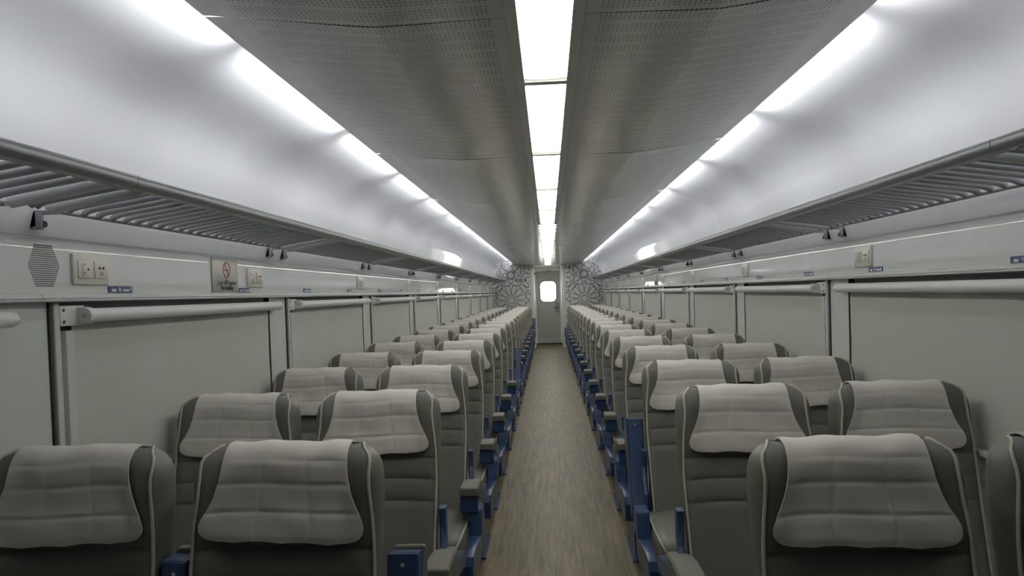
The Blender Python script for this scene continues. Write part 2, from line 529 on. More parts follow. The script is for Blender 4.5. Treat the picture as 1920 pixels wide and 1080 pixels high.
# ------------------------------------------------------------------ windows and roller blinds
ORD = ['first', 'second', 'third', 'fourth', 'fifth', 'sixth', 'seventh', 'eighth', 'ninth', 'tenth', 'eleventh', 'twelfth', 'thirteenth',
       'fourteenth', 'fifteenth', 'sixteenth', 'seventeenth', 'eighteenth', 'nineteenth', 'twentieth']
wn = 0
for s in (-1, 1):
    for k in range(-1, 9):
        a = win_start(s, k)
        if a + 0.4 > Y1: continue
        wn += 1
        far = min(1.74, Y1 - a - 0.02)
        w = empty('window_%d' % wn, (0, a, 0))
        tag(w, kind='structure')
        X = lambda x0, x1: (min(s * x0, s * x1), max(s * x0, s * x1))
        MB().box(*X(1.446, 1.475), -0.008, -0.002, 0.89, 1.485).obj('joint_seal', M['seamdark'], w)
        if far > 1.7:
            MB().box(*X(1.4495, 1.475), far - 0.002, far + 0.007, 0.89, 1.485).obj('gap_seal', M['seamdark'], w)
        # post, dark channel, light guide at the near side
        MB().box(*X(1.438, 1.475), 0.004, 0.030, 0.89, 1.485, 0.004).obj('window_post', M['wall'], w)
        MB().box(*X(1.462, 1.475), 0.030, 0.066, 0.89, 1.40).obj('guide_channel', M['rail'], w)
        MB().box(*X(1.446, 1.475), 0.066, 0.106, 0.89, 1.40, 0.003).obj('blind_guide', M['wall'], w)
        b = empty('roller_blind', (0, a, 0.0))
        side = 'left' if s < 0 else 'right'
        tag(b, 'pulled-down grey roller blind, %s window from the camera on the %s wall' % (ORD[k + 1], side), 'blind', 'roller blinds over the windows')
        # cloth: bows very slightly, hangs from the roller
        cl = MB()
        rows = []
        for i in range(9):
            z = 1.435 - (1.435 - 0.894) * i / 8
            rows.append([(s * (1.452 - 0.001 * math.sin(j * 1.7 + i)), 0.104 + (far - 0.114) * j / 12, z) for j in range(13)])
        back = [[(s * 1.4545, y, z) for (x, y, z) in r] for r in rows]
        ring = [r + rb[::-1] for r, rb in zip(rows, back)]
        cl.loft(ring)
        cl.obj('blind_cloth', M['blind'], b, smooth=True, sharp=40)
        # case: round tube with domed far end
        path = [(s * 1.412, 0.135, 1.443), (s * 1.412, 0.15, 1.443), (s * 1.412, far + 0.045, 1.443), (s * 1.412, far + 0.062, 1.443), (s * 1.412, far + 0.068, 1.443)]
        if far > 1.5:
            MB().tube(path, [0.021, 0.0215, 0.0215, 0.017, 0.006], 20).obj('roller_case', M['roller'], b, smooth=True, sharp=50)
        else:
            MB().tube([(s * 1.412, 0.135, 1.443), (s * 1.412, far, 1.443)], 0.0215, 20).obj('roller_case', M['roller'], b, smooth=True, sharp=50)
        br = MB()
        br.box(*X(1.437, 1.452), 0.030, 0.15, 1.414, 1.474, 0.003)
        br.tube([(s * 1.412, 0.105, 1.443), (s * 1.412, 0.112, 1.443), (s * 1.412, 0.128, 1.443)], [0.022, 0.0255, 0.0255], 20)
        br.box(*X(1.412, 1.445), 0.108, 0.127, 1.418, 1.468)
        bo = br.obj('end_bracket', M['bracket'], b, smooth=True, sharp=30)
        for zz in (1.427, 1.461):
            MB().disc((s * 1.4365, 0.044, zz), (s, 0, 0), 0.0045, 0.004, 10).obj('screw', M['darkmetal'], bo)
        MB().disc((s * 1.412, 0.1045, 1.443), (0, 1, 0), 0.008, 0.003, 14).obj('end_pin', M['rail'], bo)

# ------------------------------------------------------------------ ceiling
ce = empty('ceiling')
tag(ce, kind='structure')
CP = [(0.102, ZC), (0.44, ZC), (0.865, ZC + 0.032)]
for s in (-1, 1):
    jy = [Y0] + [-0.026 + 2.0 * k for k in range(0, 11) if -0.026 + 2.0 * k < Y1 - 0.3] + [Y1]
    for y0, y1 in zip(jy, jy[1:]):
        g = 0.002
        mb = MB()
        ny = 10
        rings = []
        for i in range(ny + 1):
            yy = y0 + g + (y1 - y0 - 2 * g) * i / ny
            # sheets sag a few millimetres near the crease at their joints
            sag = 0.006 * math.exp(-((yy - y0) / 0.12) ** 2) + 0.004 * math.exp(-((y1 - yy) / 0.15) ** 2)
            r = []
            for x, z in [(0.102, ZC), (0.16, ZC), (0.28, ZC - 0.5 * sag), (0.38, ZC - sag), (0.44, ZC - sag), (0.50, ZC + 0.0064 - sag), (0.60, ZC + 0.0171 - 0.6 * sag), (0.75, ZC + 0.0332), (0.888, ZC + 0.0480), (0.8885, ZC + 0.0488), (0.887, ZC + 0.0495), (0.75, ZC + 0.036), (0.44, ZC + 0.008), (0.102, ZC + 0.008)]:
                r.append((s * x, yy, z))
            rings.append(r)
        mb.loft(rings)
        mb.obj('ceiling_panel', M['ceil'], ce, smooth=True, sharp=2.8)
    # tray behind the panel edge that carries the cove tubes
    MB().profile_y([(s * 0.102, ZC + 0.03), (s * 0.70, ZC + 0.045), (s * 0.70, 2.30), (s * 0.102, 2.30)], Y0, Y1).obj('tube_tray', M['tray'], ce)
MB().box(-0.102, 0.102, Y0, Y1, ZC + 0.075, ZC + 0.10).obj('lamp_duct', M['tray'], ce)
MB().box(-1.54, 1.54, Y0, 21.75, 2.36, 2.42).obj('roof_skin', M['wall'], ce)

# cove tubes: fluorescent battens end to end above the panel edge
tubes = []
for s in (-1, 1):
    for k in range(0, 15):
        y = 1.07 + 1.27 * k + OFF[s]
        if y + 1.24 > Y1: break
        t = empty('cove_lamp', (s * 0.8765, y + 0.62, 2.2275))
        tag(t, 'fluorescent batten hidden above the %s ceiling edge, %s from the camera' % (SIDE[s], ORD[k]), 'lamp', 'cove lamps above the ceiling edges')
        MB().tube([(0, -0.555, 0), (0, 0.555, 0)], 0.006, 10).obj('lamp_tube', M['tube'], t)
        bt = MB().box(*sorted((-s * 0.045, -s * 0.014)), -0.60, 0.60, -0.007, 0.014)
        bt.box(*sorted((-s * 0.016, s * 0.010)), -0.585, -0.555, -0.0068, 0.011).box(*sorted((-s * 0.016, s * 0.010)), 0.555, 0.585, -0.0068, 0.011)
        bt.obj('batten', M['rail'], t)

# central strip of ceiling lamps
LP = 1.355
D_A = diffuser_mat('lamp_diffuser_glow', LAMP_STRENGTH, 0.66)
fr_me = MB()
for a in (-1, 1):
    fr_me.profile_y([(a * 0.070, ZC - 0.001), (a * 0.1015, ZC - 0.001), (a * 0.1015, ZC + 0.06), (a * 0.097, ZC + 0.06), (a * 0.097, ZC + 0.012), (a * 0.070, ZC + 0.012)], -LP / 2, LP / 2)
    y0, y1 = (LP / 2 - 0.020, LP / 2 - 0.001)
    fr_me.box(-0.070, 0.070, min(a * y0, a * y1), max(a * y0, a * y1), ZC - 0.001, ZC + 0.012)
fr_me = fr_me.me('lamp_frame', M['lampframe'])
di_me = MB()
prof = []
for i in range(9):
    u = -1 + 2 * i / 8
    prof.append((0.0695 * u, ZC + 0.006 + 0.004 * u * u))
di_me.loft([[(x, yy, z) for x, z in prof] + [(x, yy, z + 0.004) for x, z in prof[::-1]] for yy in (-LP / 2 + 0.020, LP / 2 - 0.020)])
di_me = di_me.me('lamp_diffuser', D_A, True, 40)
# open lamps: cover missing, white reflector sides and louvre fins in view
op_frame = MB()
for a in (-1, 1):
    op_frame.profile_y([(a * 0.098, ZC - 0.001), (a * 0.1015, ZC - 0.001), (a * 0.1015, ZC + 0.06), (a * 0.098, ZC + 0.06)], -LP / 2, LP / 2)
op_frame.box(-0.098, 0.098, LP / 2 - 0.012, LP / 2 - 0.001, ZC - 0.002, ZC + 0.05)
op_frame.box(-0.098, 0.098, -LP / 2 + 0.001, -LP / 2 + 0.012, ZC - 0.002, ZC + 0.05)
op_frame = op_frame.me('lamp_frame', M['lampframe'])
D_B = diffuser_mat('open_lamp_glow', LAMP_STRENGTH * 0.9, 0.67)
op_di = MB().box(-0.086, 0.086, -LP / 2 + 0.014, LP / 2 - 0.014, ZC + 0.004, ZC + 0.010).me('lamp_diffuser', D_B)
op_ref = MB()
for a in (-1, 1):
    op_ref.profile_y([(a * 0.086, ZC + 0.014), (a * 0.097, ZC + 0.001), (a * 0.098, ZC + 0.004), (a * 0.087, ZC + 0.018)], -LP / 2 + 0.012, LP / 2 - 0.012)
op_ref = op_ref.me('reflector', M['tray'])
clip_me = MB().box(-0.008, 0.008, -0.02, 0.02, -0.006, 0.012, 0.002).me('cover_clip', M['darkmetal'])
for k in range(0, 15):
    yc = 1.247 + LP * (k + 0.5)
    if yc - LP / 2 > 19.6: break
    opened = 5 <= k <= 10
    lab = ('ceiling light panel without its cover, %s from the camera in the centre strip' if opened else 'rectangular frosted ceiling light panel, %s from the camera in the centre strip') % ORD[k]
    l = empty('ceiling_lamp', (0, yc, 0))
    tag(l, lab, 'lamp', 'ceiling light panels')
    if opened:
        link('lamp_frame', op_frame, l)
        link('lamp_diffuser', op_di, l)
        link('reflector', op_ref, l)
        for a in (-1, 1):
            for q in (-0.45, 0.0, 0.45):
                link('cover_clip', clip_me, l, (a * 0.090, q, ZC + 0.000))
    else:
        link('lamp_frame', fr_me, l)
        link('lamp_diffuser', di_me, l)

# ------------------------------------------------------------------ luggage racks
ROD_IN, ROD_OUT = (1.372, 1.748), (1.115, 1.790)
def rod_mesh(r, name, far=False):
    n = 6 if far else 8
    zi = ROD_IN[1]
    # bends down on to the inner rail
    path = [(ROD_OUT[0], 0, ROD_OUT[1]), (1.30, 0, 1.763), (1.345, 0, 1.7555), (1.362, 0, 1.750), (1.373, 0, 1.742)]
    return path, n
rod_me, end_me = {}, {}
for s in (-1, 1):
    path, n = rod_mesh(0.0105, 'rod')
    rod_me[s] = MB().tube([(s * x, y, z) for x, y, z in path], 0.0105, 8).me('rack_rod', M['rod'], True, 60)
    end_me[s] = MB().tube([(s * 1.112, 0, 1.788), (s * 1.38, 0, 1.746)], 0.0185, 12).me('end_tube', M['endtube'], True, 60)
front_prof = [(1.083, 1.785), (1.081, 1.789), (1.0815, 1.807), (1.084, 1.811), (1.092, 1.812), (1.097, 1.807), (1.098, 1.802), (1.118, 1.802), (1.122, 1.797), (1.122, 1.779), (1.116, 1.775), (1.092, 1.777)]
rack_far_rods = {}
for s in (-1, 1):
    for k in range(0, 11):
        y0 = -0.03 + 2.0 * k
        y1 = y0 + 2.0
        if y0 > Y1 - 0.4: break
        y1 = min(y1, Y1)
        r = empty('luggage_rack', (0, y0, 0))
        tag(r, 'grey tubular luggage rack section on the %s wall, %s from the camera' % (SIDE[s], ORD[k]), 'luggage rack', 'overhead luggage racks')
        L = y1 - y0
        MB().profile_y([(s * x, z) for x, z in front_prof], 0.0015, L - 0.0015).obj('front_rail', M['alu'], r, smooth=True, sharp=35)
        MB().tube([(s * 1.378, 0.10, 1.738), (s * 1.378, L - 0.10, 1.738)], 0.006, 8).obj('rear_rail', M['alu'], r, smooth=True)
        for yy in (0.075, L - 0.075):
            link('end_tube', end_me[s], r, (0, yy, 0))
        ny = int(round((L - 0.30) / 0.0725))
        ys = [0.15 + (L - 0.30) * i / ny for i in range(ny + 1)]
        ys = [0.012] + ys + [L - 0.012]
        if k <= 4:
            for yy in ys:
                link('rack_rod', rod_me[s], r, (0, yy, 0))
        else:
            mb = MB()
            path, n = rod_mesh(0.0105, 'rods')
            for yy in ys:
                mb.tube([(s * x, y + yy, z) for x, y, z in path], 0.0105, 6)
            tag(mb.obj('rack_rods', M['rod'], r, smooth=True, sharp=60), kind='stuff')
        for yy in (0.105, L - 0.105):
            bk = MB().box(*sorted((s * 1.425, s * 1.453)), yy - 0.018, yy + 0.018, 1.690, 1.742, 0.004)
            bk.box(*sorted((s * 1.412, s * 1.453)), yy - 0.018, yy - 0.010, 1.694, 1.742, 0.002)
            bk.box(*sorted((s * 1.372, s * 1.440)), yy - 0.006, yy + 0.006, 1.730, 1.742)
            bo = bk.obj('wall_bracket', M['rod'], r, smooth=True, sharp=30)
            MB().disc((s * 1.421, yy + 0.005, 1.705), (s, 0, 0), 0.009, 0.012, 10).obj('bolt', M['darkmetal'], bo)

# ------------------------------------------------------------------ seats
def yf_back(z):      # front surface of the backrest
    return lerp_table([(0.28, -0.215), (0.45, -0.150), (0.70, -0.072), (0.88, -0.022), (1.0, -0.004), (1.08, 0.0), (1.11, 0.006), (1.13, 0.022), (1.138, 0.042)], z)
def yb_back(z):
    return lerp_table([(0.28, -0.085), (0.45, -0.03), (0.70, 0.045), (0.88, 0.09), (1.0, 0.108), (1.09, 0.108), (1.12, 0.098), (1.138, 0.072)], z)
def w_back(z):
    return lerp_table([(0.28, 0.212), (0.6, 0.219), (0.85, 0.225), (1.0, 0.229), (1.06, 0.2285), (1.085, 0.225), (1.108, 0.216), (1.126, 0.200), (1.135, 0.183), (1.138, 0.170)], z)
def p_back(z):
    return lerp_table([(0.28, 0.205), (0.6, 0.213), (0.80, 0.2175), (0.90, 0.2165), (0.97, 0.211), (1.03, 0.204), (1.075, 0.202), (1.10, 0.204), (1.115, 0.202), (1.127, 0.191), (1.138, 0.165)], z)
def wing(z):
    return lerp_table([(0.28, 0.012), (0.55, 0.016), (0.80, 0.020), (0.95, 0.030), (1.05, 0.026), (1.10, 0.014), (1.138, 0.0)], z)
SEAMS = (0.882, 0.808, 0.733)
def front_y(x, z):
    p = p_back(z)
    return yf_back(z) - wing(z) * smooth01(0.50, 0.97, abs(x) / p) + 0.006 * (1 - min(1, (x / p) ** 2)) * smooth01(1.1, 0.9, z)

def zc(z):           # the head section is a little lower than drawn
    return z if z < 0.88 else 0.88 + (z - 0.88) * 0.905

def backrest_mesh(mirror):
    zs = [0.28, 0.34, 0.45, 0.56, 0.65]
    for q in sorted(SEAMS):
        zs += [q - 0.03, q - 0.010, q - 0.004, q, q + 0.004, q + 0.010, q + 0.03]
    zs += [0.95, 0.985, 1.02, 1.05, 1.075, 1.092, 1.106, 1.118, 1.128, 1.134, 1.138]
    zs = sorted(set(round(z, 4) for z in zs))
    rings = []
    for z in zs:
        p, w, yb = p_back(z), w_back(z), yb_back(z)
        g = 0.0
        for q in SEAMS:
            if abs(z - q) < 0.002: g = 0.006
            elif abs(z - q) < 0.006: g = 0.0035
        ring = []
        nf = 17
        for i in range(nf):
            x = -p + 2 * p * i / (nf - 1)
            gg = g if abs(x) < p * 0.93 else 0
            ring.append((x, front_y(x, z) + gg, z))
        ye = ring[-1][1]
        ring += [(p + (w - p) * 0.5, ye + 0.004, z), (w - 0.002, ye + 0.022, z), (w, (ye + yb) / 2, z), (w - 0.012, yb - 0.03, z), (w - 0.026, yb - 0.008, z), (w - 0.05, yb, z),
                 (w * 0.35, yb + 0.004, z)]
        ring += [(-x, y, zz) for x, y, zz in ring[:nf - 1:-1]]
        rings.append(ring)
    rings = [[(x, y, zc(z)) for x, y, z in r] for r in rings]
    return MB().loft(rings).me('backrest', M['fabric'], True, 70)

def back_piping_mesh():
    mb = MB()
    for a in (-1, 1):
        path = []
        for z in [0.30, 0.40, 0.5, 0.6, 0.7, 0.8, 0.86, 0.92, 0.97, 1.01, 1.045, 1.07, 1.09, 1.106, 1.118]:
            path.append((a * (p_back(z) + 0.002), front_y(p_back(z), z) - 0.0008, z))
        path += [(a * 0.187, 0.024, 1.1295), (a * 0.180, 0.040, 1.1365), (a * 0.176, 0.058, 1.138)]
        mb.tube([(x, y, zc(z)) for x, y, z in path], 0.0042, 6)
    return mb.me('backrest_piping', M['piping'], True, 70)

def cover_mesh(seed):
    rnd = random.Random(seed)
    nu, path = 28, []
    # path over the headrest: short flap behind, long flap in front  (y, z, half width)
    HW = [(0.880, 0.158), (0.886, 0.176), (0.895, 0.188), (0.910, 0.196), (0.930, 0.1985), (0.955, 0.193), (0.985, 0.180), (1.02, 0.166), (1.06, 0.156), (1.10, 0.152), (1.15, 0.150)]
    zs = [0.880, 0.883, 0.887, 0.893, 0.901, 0.910, 0.922, 0.935, 0.948, 0.961, 0.966, 0.971, 0.976, 0.981, 0.992, 1.005, 1.018, 1.030, 1.037, 1.042, 1.047, 1.052, 1.058, 1.070, 1.083, 1.095, 1.103, 1.108, 1.112]
    h0 = rnd.uniform(0, 6.28)
    d1, d2, d3 = (rnd.uniform(-0.004, 0.004) for _ in range(3))
    tilt = rnd.uniform(-0.025, 0.025)
    shift = rnd.uniform(-0.008, 0.008)
    SEAM_Z = (0.971 + d1, 1.046 + d2, 1.108)
    us = sorted(set([round(-1 + 2 * i / nu, 4) for i in range(nu + 1)] + [-0.36, -0.345, -0.33, 0.33, 0.345, 0.36]))
    dirs = [(rnd.uniform(0.4, 1.5), rnd.choice((-1, 1)) * rnd.uniform(25, 60), rnd.uniform(0, 6.28)) for _ in range(4)]
    verts_f, rows = [], []
    for z in zs:
        hw = lerp_table(HW, z)
        row = []
        for u in us:
            x = u * hw
            zz = z + (0.004 * math.sin(2.3 * u + h0) + 0.005 * abs(math.sin(u * 4.5))) * smooth01(0.97, 0.885, z)
            # quilting
            q = 1.0
            for q0 in SEAM_Z:
                q = min(q, smooth01(0.0, 0.009, abs(z - q0 - 0.003 * math.sin(3 * u + h0))) * 0.75 + 0.25)
            for u0 in (-0.345, 0.345):
                q = min(q, smooth01(0.0, 0.05, abs(u - u0)) * 0.4 + 0.6)
            edge = smooth01(1.0, 0.90, abs(u)) * smooth01(0.878, 0.900, z) * 0.7 + 0.3
            wr = sum(math.sin(x * f * k1 + zz * f + ph) for k1, f, ph in dirs) * 0.0005
            puff = 0.0042 * q * edge + wr
            base = min(front_y(x, min(z, 1.10)), front_y(min(abs(x), 0.13), min(z, 1.10)) + 0.004)
            if z > 1.10: base = front_y(x, z)
            # below the head bulge the flap hangs straighter than the backrest
            hang = min(base, lerp_table([(0.88, -0.034), (0.95, -0.024), (1.0, -0.012), (1.05, -0.006), (1.08, -0.003), (1.10, 0.0), (1.112, 0.006)], z))
            row.append((x, hang - 0.006 - puff, zz))
        rows.append(row)
    # over the top and down behind
    for (y, z, hw) in [(0.006, 1.126, 0.151), (0.022, 1.139, 0.151), (0.045, 1.1455, 0.151), (0.068, 1.1455, 0.150), (0.092, 1.138, 0.150), (0.110, 1.120, 0.149), (0.119, 1.09, 0.149), (0.121, 1.04, 0.148), (0.119, 1.00, 0.147)]:
        row = []
        for u in us:
            wv = 0.0022 * math.sin(5.5 * u + h0) + 0.0012 * math.sin(11 * u + 2 * h0)
            row.append((u * hw, y, z + wv if z > 1.11 else z))
        rows.append(row)
    # tilt and shift a little, then thicken
    def tr(p):
        x, y, z = p
        z = zc(z)
        if z < 0.98: z = 0.98 - (0.98 - z) * 0.84
        return (x * math.cos(tilt) - (z - 1.10) * math.sin(tilt) * 0.6 + shift, y, z + x * math.sin(tilt) * 0.5)
    rows = [[tr(p) for p in r] for r in rows]
    me = bpy.data.meshes.new('headrest_cover')
    k = len(us)
    V = [p for r in rows for p in r]
    F = [(i * k + j, i * k + j + 1, (i + 1) * k + j + 1, (i + 1) * k + j) for i in range(len(rows) - 1) for j in range(k - 1)]
    me = mesh_data('headrest_cover', V, F, M['cover'], True)
    bm = bmesh.new()
    bm.from_mesh(me)
    # face normals outwards (towards the viewer in front)
    if sum(f.normal.y for f in bm.faces if f.calc_center_median().z < 1.05 and f.calc_center_median().y < 0.02) > 0:
        bmesh.ops.reverse_faces(bm, faces=bm.faces[:])
    bmesh.ops.solidify(bm, geom=bm.faces[:], thickness=0.004)
    bm.to_mesh(me)
    bm.free()
    for p in me.polygons: p.use_smooth = True
    me.set_sharp_from_angle(angle=math.radians(70))
    return me

CUSH = [  # y, half width, top, bottom, crown
    (-0.662, 0.205, 0.395, 0.335, 0.0), (-0.660, 0.222, 0.425, 0.312, 0.003), (-0.650, 0.233, 0.447, 0.297, 0.006), (-0.630, 0.240, 0.460, 0.288, 0.009), (-0.590, 0.243, 0.467, 0.284, 0.012),
    (-0.48, 0.244, 0.465, 0.28, 0.014), (-0.34, 0.242, 0.459, 0.28, 0.012), (-0.22, 0.236, 0.452, 0.28, 0.010), (-0.15, 0.226, 0.446, 0.285, 0.006), (-0.12, 0.214, 0.436, 0.295, 0.003)]
CSIDE = {True: 1.03, False: 0.93}       # a little wider towards the aisle
def cushion_mesh(m):
    rings = []
    for y, hw, zt, zb, crown in CUSH:
        a, b = (hw * 0.93, hw * 1.03) if m > 0 else (hw * 1.03, hw * 0.93)
        r = []
        for i in range(13):
            u = -1 + 2 * i / 12
            r.append((u * (b if u > 0 else a), y, zt + crown * (1 - u * u)))
        h = zt - zb
        r += [(b + 0.010, y, zt - 0.12 * h), (b + 0.013, y, zt - 0.35 * h), (b + 0.004, y, zb + 0.15 * h), (b - 0.02, y, zb), (-a + 0.02, y, zb), (-a - 0.004, y, zb + 0.15 * h), (-a - 0.013, y, zt - 0.35 * h), (-a - 0.010, y, zt - 0.12 * h)]
        rings.append(r)
    return MB().loft(rings).me('seat_cushion', M['fabric'], True, 60)
def cushion_piping_mesh(m):
    mb = MB()
    for side in (-1, 1):
        k = 1.03 if side == m else 0.93
        path = [(side * (0.222 * k - 0.004), -0.6625, 0.318), (side * (0.214 * k), -0.664, 0.37)]
        path += [(side * (hw * k + 0.002), y - (0.003 if y < -0.6 else 0), zt + 0.001) for y, hw, zt, zb, cr in CUSH[1:-1]]
        mb.tube(path, 0.0042, 6)
    return mb.me('cushion_piping', M['piping'], True, 70)

# everything below is for a seat whose aisle side is +x; mirrored for the other side
def side_frame_mesh(m):
    # sweeping steel cheek: narrow neck under the arm, flaring forward along the cushion
    prof = [  # (z, y_front, y_back, x_in, x_out)
        (0.235, -0.590, -0.16, 0.232, 0.290), (0.245, -0.606, -0.14, 0.230, 0.292), (0.330, -0.604, -0.12, 0.231, 0.293), (0.365, -0.585, -0.11, 0.232, 0.294), (0.385, -0.540, -0.12, 0.236, 0.298),
        (0.398, -0.480, -0.22, 0.248, 0.309), (0.412, -0.450, -0.29, 0.262, 0.318), (0.450, -0.440, -0.30, 0.264, 0.320), (0.510, -0.430, -0.30, 0.264, 0.320), (0.520, -0.424, -0.31, 0.266, 0.318)]
    rings = []
    for z, a, b, i, o in prof:
        c = 0.006
        rings.append([(m * i, a + c, z), (m * (i + c), a, z), (m * (o - c), a, z), (m * o, a + c, z), (m * o, b - c, z), (m * (o - c), b, z), (m * (i + c), b, z), (m * i, b - c, z)])
    return MB().loft(rings).me('side_frame', M['blue'], True, 26)
def leg_mesh(m, x0=0.192, x1=0.255):
    mb = MB()
    xa, xb = sorted((m * x0, m * x1))
    xm0, xm1 = sorted((m * (x0 + 0.006), m * (x1 - 0.022)))
    mb.box(xa, xb, -0.56, -0.16, 0.0, 0.012, 0.003)
    # triangulated upright
    pts = [(-0.50, 0.012), (-0.20, 0.012), (-0.24, 0.27), (-0.42, 0.27)]
    mb.loft([[(xm0, y, z) for y, z in pts], [(xm1, y, z) for y, z in pts]])
    mb.loft([[(x, y, z) for y, z in [(-0.545, 0.012), (-0.49, 0.012), (-0.41, 0.22)]] for x in sorted((m * (x0 + 0.012), m * (x0 + 0.020)))])
    # rail under the cushion
    mb.box(-0.21, 0.21, -0.46, -0.42, 0.245, 0.285).box(-0.21, 0.21, -0.24, -0.20, 0.245, 0.285)
    return mb.me('leg', M['blue'], False)
def leg_bolt_mesh(m):
    mb = MB()
    for y in (-0.535, -0.18):
        mb.disc((m * 0.232, y, 0.014), (0, 0, 1), 0.009, 0.008, 8)
    return mb.me('floor_bolt', M['chrome'])
def hinge_mesh(m):
    mb = MB()
    pts = [(-0.105, 0.715), (-0.055, 0.715), (-0.055, 0.66), (-0.07, 0.55), (-0.10, 0.44), (-0.19, 0.44), (-0.175, 0.53), (-0.125, 0.60), (-0.105, 0.64)]
    # raised rim along the front of the plate with a slot inboard
    xs = sorted((m * 0.240, m * 0.254))
    mb.loft([[(x, y, z) for y, z in pts] for x in xs])
    pts2 = [(-0.105, 0.715), (-0.05, 0.715), (-0.05, 0.690), (-0.105, 0.690)]
    mb.loft([[(x, y, z) for y, z in pts2] for x in sorted((m * 0.229, m * 0.241))])
    pts3 = [(-0.085, 0.700), (-0.055, 0.700), (-0.07, 0.55), (-0.10, 0.44), (-0.16, 0.44), (-0.155, 0.53), (-0.105, 0.60)]
    mb.loft([[(x, y, z) for y, z in pts3] for x in sorted((m * 0.229, m * 0.234))])
    return mb.me('hinge_plate', M['blue'], False)
# arm: origin at the pivot, reaching towards -y when down
def arm_body_mesh(m, hw):
    rings = []
    for y, z0, z1 in [(-0.375, 0.028, 0.098), (-0.370, 0.021, 0.104), (-0.33, 0.020, 0.106), (-0.10, 0.012, 0.083), (0.0, -0.005, 0.058), (0.07, -0.02, 0.045), (0.095, -0.012, 0.036)]:
        c = 0.006
        rings.append([(-hw, y, z0 + c), (-hw + c, y, z0), (hw - c, y, z0), (hw, y, z0 + c), (hw, y, z1 - c), (hw - c, y, z1), (-hw + c, y, z1), (-hw, y, z1 - c)])
    return MB().loft(rings).me('armrest', M['blue'], True, 28)
def arm_pad_mesh(m, hw):
    rings = []
    for y, z0, z1, a, b in [(-0.386, 0.104, 0.133, hw - 0.001, hw + 0.002), (-0.382, 0.101, 0.138, hw + 0.002, hw + 0.005), (-0.36, 0.100, 0.141, hw + 0.002, hw + 0.006), (-0.25, 0.095, 0.139, hw + 0.002, hw + 0.006), (-0.17, 0.09, 0.126, hw + 0.002, hw + 0.003),
                            (-0.09, 0.082, 0.102, hw + 0.002, hw - 0.006), (0.02, 0.056, 0.074, hw + 0.001, hw - 0.018), (0.05, 0.046, 0.062, hw, hw - 0.022)]:
        zd = z0 - 0.044 if -0.35 < y < 0 else z0 - 0.002           # cheek on the aisle side hangs lower
        xi, xo = -m * a, m * b
        rings.append([(xi, y, z0), (xi, y, z1 - 0.006), (xi + m * 0.005, y, z1), (xo - m * 0.006, y, z1), (xo, y, z1 - 0.007), (xo + m * 0.001, y, zd + 0.004), (xo, y, zd), (xo - m * 0.006, y, zd), (xo - m * 0.008, y, z0)])
    return MB().loft(rings).me('arm_pad', M['pad'], True, 28)
def arm_screw_mesh():
    mb = MB()
    # ring-shaped screw head on the underside near the front
    mb.disc((0, -0.345, 0.0195), (0, 0, 1), 0.0055, 0.003, 12)
    return mb.me('screw', M['chrome'])
def arm_dot_mesh(m):
    return MB().disc((-m * 0.042, -0.355, 0.07), (1, 0, 0), 0.006, 0.005, 10).me('cap', M['chrome'])

T = {'back': backrest_mesh(1), 'bpipe': back_piping_mesh(), 
     'cover': [cover_mesh(11 + i) for i in range(6)], 'screw': arm_screw_mesh()}
for m_ in (-1, 1):
    T['cush', m_] = cushion_mesh(m_)
    T['cpipe', m_] = cushion_piping_mesh(m_)
    T['frame', m_] = side_frame_mesh(m_)
    T['leg', m_] = leg_mesh(m_)
    T['legbolt', m_] = leg_bolt_mesh(m_)
    T['hinge', m_] = hinge_mesh(m_)
    T['arm', m_] = arm_body_mesh(m_, 0.039)
    T['pad', m_] = arm_pad_mesh(m_, 0.037)
    T['dot', m_] = arm_dot_mesh(m_)

N_ROWS = 18
ROW0 = {-1: 1.80, 1: 1.725}
ROW_PITCH = 0.985
# armrests folded up: (side, row, aisle?)
RAISED = {(-1, 0, True), (-1, 0, False), (1, 2, True), (-1, 7, True), (-1, 17, True)}
rs = random.Random(3)
for s in (-1, 1):
    for row in range(N_ROWS):
        for aisle in (True, False):
            y = ROW0[s] + ROW_PITCH * row
            x = s * (0.653 if aisle else 1.184)
            mdir = -s                                   # aisle lies towards -s*x
            seat = empty('train_seat', (x, y, 0))
            raised = (s, row, aisle) in RAISED
            lab = 'grey %s seat%s, %s row from the camera, %s of the aisle' % (
                'aisle' if aisle else 'window', ' with raised blue armrest' if raised else ' with quilted cover', ORD[row], SIDE[s])
            tag(seat, lab, 'seat', 'rows of train seats')
            b = link('backrest', T['back'], seat)
            link('backrest_piping', T['bpipe'], b)
            link('headrest_cover', T['cover'][rs.randrange(6)], seat)
            c = link('seat_cushion', T['cush', mdir], seat)
            link('cushion_piping', T['cpipe', mdir], c)
            l = link('leg', T['leg', mdir], seat)
            if row < 6: link('floor_bolt', T['legbolt', mdir], l)
            if aisle:
                link('side_frame', T['frame', mdir], seat)
                link('hinge_plate', T['hinge', mdir], seat)
            ax = mdir * (0.266 if aisle else 0.264)
            arm = link('armrest', T['arm', mdir], seat, (ax, -0.065 if aisle else -0.09, 0.485), (math.radians(-104 if aisle else -94) if raised else 0, 0, 0))
            if not aisle: arm.scale.x = 0.84
            link('arm_pad', T['pad', mdir], arm)
            if row < 8:
                link('screw', T['screw'], arm)
                link('cap', T['dot', mdir], arm)

# ------------------------------------------------------------------ sockets, seat labels, signs
XF = 1.44
def yz_box(mb, s, y0, y1, z0, z1, d0, d1, c=0.0):
    return mb.box(*sorted((s * (XF - d0), s * (XF - d1))), y0, y1, z0, z1, c)

